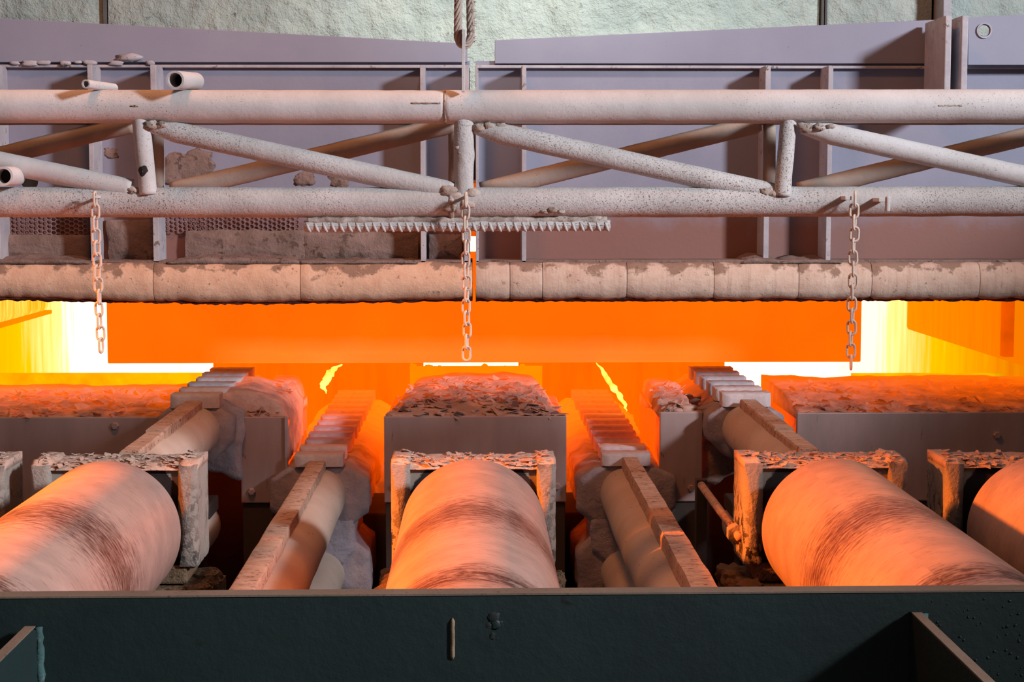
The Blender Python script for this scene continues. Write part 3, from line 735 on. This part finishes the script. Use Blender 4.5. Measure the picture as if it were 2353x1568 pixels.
# ================================================================== TRUSS
YT = 5.2; YR = 5.46
tr = thing('pipe_truss', P(1176, 500, YT), 'dusty welded pipe truss spanning the picture in front of the furnace doors', 'truss')
def pd(seed, a=.0009):
    return lambda q: a * turb(q, 18, seed)
def line(p, q, n): return [p.lerp(q, i / n) for i in range(n + 1)]
def pipe(name, p, q, r, mat, seed=0, n=40, seg=28, a=.0009, taper=False):
    pts = line(Vector(p), Vector(q), n)
    rr = [r * (1 - .45 * max(0, 1 - i / 5)) for i in range(n + 1)] if taper else r
    return build(name, MB().tube(pts, rr, seg, disp=pd(seed, a)), M[mat], tr, smooth='all')
pipe('top_chord', P(-500, 244, YT), P(1024, 246, YT), .0490, 'pipe', 1, 120)
pipe('top_chord', P(1020, 246, YT), P(2850, 243, YT), .0500, 'pipe', 2, 140)
pipe('bottom_chord', P(-500, 464, YT), P(1040, 466, YT), .0450, 'pipe_crusty', 3, 120, a=.0014)
pipe('bottom_chord', P(1040, 466, YT), P(2850, 461, YT), .0450, 'pipe_crusty', 4, 140, a=.0014)
build('weld_ring', MB().tube([P(1019, 246, YT), P(1023, 246, YT), P(1027, 246, YT)], [.0485, .0525, .0485], 40, disp=pd(3, .002)), M['weld'], tr, smooth='all')
build('weld_ring', MB().tube([P(1030, 466, YT), P(1037, 466, YT), P(1044, 466, YT)], [.0455, .052, .0455], 40, disp=pd(8, .004)), M['weld'], tr, smooth='all')
pipe('rear_top_chord', P(-500, 262, YR), P(2850, 262, YR), .034, 'pipe_rear', 6, 80)
pipe('rear_bottom_chord', P(-500, 462, YR), P(2850, 462, YR), .036, 'pipe_rear', 7, 80)
for k, (a, b) in enumerate([((-400, 290), (303, 436)), ((345, 291), (1040, 442)), ((1090, 294), (1780, 446)), ((1843, 294), (2540, 446))]):
    pipe('diagonal', P(*a, YT - .005), P(*b, YT - .005), .0315, 'pipe' if k in (0, 3) else 'pipe_crusty', 10 + k, 60, taper=True)
for k, (a, b) in enumerate([((-330, 440), (305, 284)), ((395, 440), (1045, 284)), ((1105, 440), (1745, 284)), ((1835, 440), (2480, 284))]):
    pipe('rear_diagonal', P(*a, YR - .01), P(*b, YR - .01), .029, 'pipe_rear', 20 + k, 60)
pipe('upright', P(323, 270, YT - .004), P(341, 448, YT - .03), .0265, 'pipe', 30, 30)
pipe('upright', P(1066, 275, YT - .004), P(1066, 455, YT - .01), .0300, 'pipe_crusty', 31, 30, a=.003)
pipe('upright', P(1812, 275, YT - .004), P(1797, 452, YT - .03), .0250, 'pipe_crusty', 32, 30)
for a in (362, 1045, 1768): pipe('rear_upright', P(a, 280, YR), P(a, 440, YR), .020, 'pipe_rear', 40)
for a in (325, 1066, 1808):
    for y in (258, 464): pipe('cross_tie', P(a, y, YT), P(a, y, YR), .02, 'pipe_rear', 41, 6)
# burnt hole in the left upright
mb = MB(); c = P(334, 393, 5.178); rg = []
for i in range(14):
    a = 2 * pi * i / 14; k = 1 + .35 * nz((cos(a), sin(a), 3), 2); dx = .0150 * cos(a) * k - .002
    rg.append(Vector((c.x + dx, 5.1785 - math.sqrt(.0265 ** 2 - min(.0255, abs(dx)) ** 2) - .002, c.z + .0165 * sin(a) * k)))
mb.loft([[Vector((c.x + (q.x - c.x) * f, q.y - (.0 if f == 1 else (1 - f) * .008 * (abs(q.x - c.x) / .015)) if f > 0 else 0, c.z + (q.z - c.z) * f)) for q in rg] for f in (1, .6, .25)] + [[q + Vector((0, .012, 0)) for q in rg]], cap=True); build('burnt_hole', mb, M['hole'], tr, label='ragged burnt-through hole in the left upright')
# weld lumps at the nodes
for k, (a, b, yy, r) in enumerate([(345, 287, YT - .03, .018), (372, 287, YT - .03, .014), (1100, 292, YT - .02, .018), (1125, 291, YT - .02, .016), (1150, 290, YT - .02, .014), (1850, 292, YT - .03, .020), (1880, 292, YT - .03, .016), (1908, 291, YT - .03, .012), (305, 438, YT - .03, .016), (330, 447, YT - .03, .015), (355, 442, YT - .03, .014), (1030, 440, YT - .03, .022), (1045, 452, YT - .03, .024), (1085, 445, YT - .03, .020), (1075, 470, YT - .035, .022), (1035, 478, YT - .04, .018), (1780, 446, YT - .03, .022), (1760, 442, YT - .03, .018), (1800, 458, YT - .03, .018), (1250, 487, YT - .038, .010), (1270, 482, YT - .04, .012), (1290, 487, YT - .038, .009), (1058, 352, YT - .03, .008), (1052, 340, YT - .03, .007)]):
    mb = MB(); rock(mb, P(a, b, yy), r, 1.3, .8, .8, 60 + k); build('weld_lump', mb, M['weld'], tr, smooth='all')
# drips on the chords
for k, (a, b, y) in enumerate([(945, 1012, 237), (2155, 2213, 243), (300, 318, 244)]):
    pts = [P(a + (b - a) * i / 14, y + 1.5 * nz((i, k, 0), .9), YT - .0485) for i in range(15)]
    build('weld_drip', MB().tube(pts, [.0022 + .0022 * abs(nz((i, k, 5), .8)) for i in range(15)], 8), M['weld'], tr, smooth='all')
# stub pipes on the truss
for (a, b, r, ri) in ((P(402, 184, 5.10), P(449, 187, 5.34), .0268, .0205), (P(8, 405, 5.06), P(38, 405, 5.2), .028, .021)):
    build('pipe_stub', MB().hollow(a, b, r, ri, 32), M['rail' if False else 'pipe'], tr, smooth=40)
    m = a.lerp(b, .35); build('stub_bore', MB().tube([m, b], ri, 24), M['hole'], tr, smooth=40)
a, b = P(197, 193, 5.10), P(262, 202, 5.30)
st = build('pipe_stub', MB().hollow(a, b, .013, .009, 20), M['pipe'], tr, smooth=40)
build('stub_bore', MB().tube([a.lerp(b, .08), b], .009, 16), M['weld'], tr, smooth=40)
# pegs on the bottom chord
for (a, y) in ((2037, 469), (1957, 460)):
    c = P(a, y, 5.10)
    build('peg', MB().box(c.x - .028, c.x, 5.08, 5.19, c.z - .006 + .012, c.z + .006 + .012) if a > 2000 else MB().box(c.x - .02, c.x, 5.10, 5.19, c.z + .0, c.z + .012), M['pipe'], tr, bevel=.002)
    if a > 2000: build('peg_plate', MB().box(c.x - .005, c.x + .006, 5.075, 5.10, c.z - .022, c.z + .022), M['pipe'], tr, bevel=.003)

for a in (219, 1069):
    c = P(a, 453, 5.10); build('peg', MB().box(c.x - .004, c.x + .004, 5.098, 5.18, c.z - .004, c.z + .004), M['pipe'], tr, bevel=.001)
pipe('cross_tie', P(68, 418, YT + .02), P(68, 418, YR), .024, 'pipe_rear', 43, 6)
# ------------------------------------------------------------------ chains
def link_mesh(r=.0037, R=.0117, hs=.0094):
    pts = []
    for i in range(9): a = pi * i / 8; pts.append((R * cos(a), 0, hs + R * sin(a)))
    for i in range(9): a = pi + pi * i / 8; pts.append((R * cos(a), 0, -hs + R * sin(a)))
    mb = MB().tube(pts, r, 8, closed=True)
    me = bpy.data.meshes.new('chain_link'); me.from_pydata(mb.v, [], mb.f); me.update()
    me.polygons.foreach_set('use_smooth', [True] * len(me.polygons)); return me
LM = link_mesh()
def chain(label, a, b, rot0, seed):
    top, bot = P(*a, 5.105), P(*b, 5.105); r = random.Random(seed)
    t = thing('hanging_chain', top, label, 'chain', 'chains hanging from the truss')
    pitch = .0352; n = round((top.z - bot.z) / pitch)
    for i in range(n):
        f = (i + .5) / n; p = top.lerp(bot, f); p.x += .0015 * sin(i * 1.7 + seed)
        o = link('chain_link', LM, M['chain'], t, loc=p - top)
        o.rotation_euler = (0, r.uniform(-.05, .05), rot0 + (pi / 2 if i % 2 else 0) + r.uniform(-.2, .2))
    return t
chain('left chain, its lower links glowing in front of the bright furnace gap', (217, 444), (232, 808), 1.35, 1)
chain('middle chain, hanging from the central truss upright before the orange slab', (1070, 446), (1073, 826), 1.2, 2)
chain('right chain, hanging over the right end of the orange slab', (1965, 444), (1954, 846), 1.3, 3)

# ------------------------------------------------------------------ wire rope sling and strap
def rope():
    ctr = []
    for y in range(-110, 80, 4): ctr.append(P(1055 - 3 * (y + 110) / 190, y, 5.16))
    for i in range(13):
        a = pi * i / 12; ctr.append(P(1067 - 15 * cos(a), 80 + 24 * sin(a), 5.16 + .014 * sin(a / 2)))
    for y in range(76, -110, -4): ctr.append(P(1082 - 4 * (1 - (y + 110) / 190), y, 5.18))
    t = thing('wire_rope_sling', ctr[0], 'doubled wire rope sling hanging down in front of the masonry', 'rope')
    build('rope_core', MB().tube(ctr, .0085, 10), M['rope'], t, smooth='all')
    # resample and twist six strands
    L = 0; pts = []
    for k in range(6):
        path = []; s = 0
        for i, p in enumerate(ctr):
            a = ctr[max(0, i - 1)]; b = ctr[min(len(ctr) - 1, i + 1)]; tg = (b - a).normalized()
            if i: s += (p - ctr[i - 1]).length
            u = Vector((0, 1, 0)); v = tg.cross(u).normalized(); u = v.cross(tg)
            an = s / .0105 * .52 + k * pi / 3; path.append(p + (u * cos(an) + v * sin(an)) * .0082)
        build('strand', MB().tube(path, .0044, 7), M['rope'], t, smooth='all')
    r = random.Random(3)
    for k in range(12):
        p = P(1087 + r.uniform(-1, 3), r.uniform(0, 110), 5.165); q = p + Vector((r.uniform(.004, .010), -.004, r.uniform(-.006, .006)))
        build('broken_wire', MB().tube([p, q], .0008, 5), M['rope'], t)
rope()
sp = MB(); w = [P(1062, 66, 5.15), P(1070, 70, 5.15), P(1069, 130, 5.15), P(1068, 212, 5.15), P(1061, 212, 5.15), P(1061, 130, 5.15)]
sp.prism([(q.x, q.z) for q in w], 5.13, 5.155)
tag(build('hook_strap', sp, M['pipe'], bevel=.001), 'thin flat steel strap linking rope sling and top chord', 'strap')

# ------------------------------------------------------------------ rebar
c0, c1 = P(699, 520, 5.185), P(1402, 518, 5.185)
rb = thing('ribbed_rebar', c0.lerp(c1, .5), 'crusty ribbed reinforcing bar under the truss bottom chord', 'rebar')
build('bar', MB().tube(line(c0, c1, 60), .0160, 20, disp=lambda q: .0008 * turb(q, 60, 2)), M['pipe_crusty'], rb, smooth='all')
build('long_rib', MB().tube([p + Vector((0, -.0145, .001)) for p in line(c0, c1, 60)], .0028, 8, disp=lambda q: .0008 * turb(q, 60, 2)), M['pipe_crusty'], rb, smooth='all')
RM = None; n = 37
for i in range(n):
    p = c0.lerp(c1, (i + .6) / n)
    if RM is None:
        pts = [Vector((.0075 * (t_ / 8 - .5) * 2, -.0162 * cos(pi * (t_ / 8 * .8 - .22)), -.0162 * sin(pi * (t_ / 8 * .8 - .22)))) for t_ in range(9)]
        mb = MB().tube(pts, [.001, .003, .0042, .0046, .0046, .0046, .0042, .003, .001], 7)
        RM = bpy.data.meshes.new('cross_rib'); RM.from_pydata(mb.v, [], mb.f); RM.update(); RM.polygons.foreach_set('use_smooth', [True] * len(RM.polygons))
    link('cross_rib', RM, M['pipe_crusty'], rb, loc=p - rb.location)
build('dust_crust', MB().tube([p + Vector((0, -.001, .0155)) for p in line(c0.lerp(c1, .01), c1.lerp(c0, .01), 130)], .0115, 12, disp=lambda q: .006 * turb(q, 28, 4) + .002 * turb(q, 90, 1)), M['weld'], rb, smooth='all')

# ================================================================== FRONT TEAL BEAM
tb = thing('steel_crossbeam', (0, 3.2, 0), 'dark teal painted steel beam across the bottom of the picture', 'beam')
mb = MB(); zl, zr = E - .7555, E - .7470
rings = []
for i in range(61):
    x = -2.2 + 4.4 * i / 60; zt = zl + (zr - zl) * i / 60 + .0006 * turb((x, 0, 0), 6)
    rings.append([(x, 3.2, .3), (x, 3.2, zt - .002), (x, 3.202, zt), (x, 3.238, zt), (x, 3.24, zt - .002), (x, 3.24, .3)])
build('web_plate', MB().loft(rings), M['teal'], tb, smooth=30)
build('top_edge', MB().prism([(3.1985, -.002), (3.242, -.002), (3.242, .0015), (3.1985, .0015)], -2.2, 2.2, 'x').__class__().add(
    [(-2.2, 3.1985, zl - .001), (2.2, 3.1985, zr - .001), (2.2, 3.242, zr - .001), (-2.2, 3.242, zl - .001), (-2.2, 3.1985, zl + .0025), (2.2, 3.1985, zr + .0025), (2.2, 3.242, zr + .0025), (-2.2, 3.242, zl + .0025)],
    [(0, 1, 2, 3), (4, 5, 6, 7), (0, 1, 5, 4), (1, 2, 6, 5), (2, 3, 7, 6), (3, 0, 4, 7)]), M['teal_edge'], tb)
for k, (xa, xb, zt) in enumerate([(-.838, -.818, Z(1431, 3.2)), (.812, .832, Z(1410, 3.2))]):
    pr = [(3.2, .4), (2.0, .4), (2.0, zt), (3.17, zt), (3.2, zt - .012)] if k == 0 else [(3.2, .4), (2.0, .4), (2.0, zt), (3.2, zt)]
    build('gusset_plate', MB().prism(pr, xa, xb, 'x'), M['teal'], tb, bevel=.002)
    build('gusset_edge', MB().box(xa + .0005, xb - .0005, 2.0, 3.185, zt - .001, zt + .0015), M['teal_edge'], tb)
    wx = xb + .003 if k == 0 else xb + .004
    pts = [(wx + .002 * nz((0, 0, z), 40), 3.197, zt - .004 - z) for z in [i * .01 for i in range(22 if k == 0 else 5)]]
    build('weld_bead', MB().tube(pts, .008 if k == 0 else .012, 8, disp=lambda q: .004 * turb(q, 70, 1)), M['teal_weld'], tb, smooth='all')
pts = [P(1040 + .8 * nz((i, 0, 0), .5), 1421 + i * 8, 3.199) for i in range(13)]
build('weld_scar', MB().tube(pts, [.001] + [.0042] * 11 + [.001], 8), M['chalk'], tb, smooth='all', label='short rusty vertical weld scar')
for k, (a, b, r) in enumerate([(1133, 1420, .016), (1140, 1436, .014), (1122, 1440, .010), (1150, 1432, .009), (1132, 1463, .010), (1143, 1467, .007)]):
    mb = MB(); rock(mb, P(a, b, 3.201), r, .9, .2, .8, 90 + k); build('gouge', mb, M['gouge' if k % 2 == 0 else 'teal'], tb, smooth='all')
r = random.Random(5)
mb = MB()
for k in range(60):
    rock(mb, P(r.uniform(2140, 2350), r.uniform(1375, 1560), 3.2), r.uniform(.0015, .0035), 1, .6, 1, k, 5)
build('paint_blisters', mb, M['teal'], tb, smooth='all', kind='stuff')

# ================================================================== HAZE
t = NT('incandescent_gas'); e = t.n('Emission', Color=(1, .10, .0, 1), Strength=.46)
t.t.links.new(e.outputs[0], t.out.inputs['Volume'])
hz = build('furnace_haze', MB().box(-2.59, 2.45, 8.05, 12.9, E - 1.38, E - .455), t.m, kind='stuff')
hz['label'] = 'orange haze of incandescent gas filling the furnace opening'; hz['category'] = 'haze'
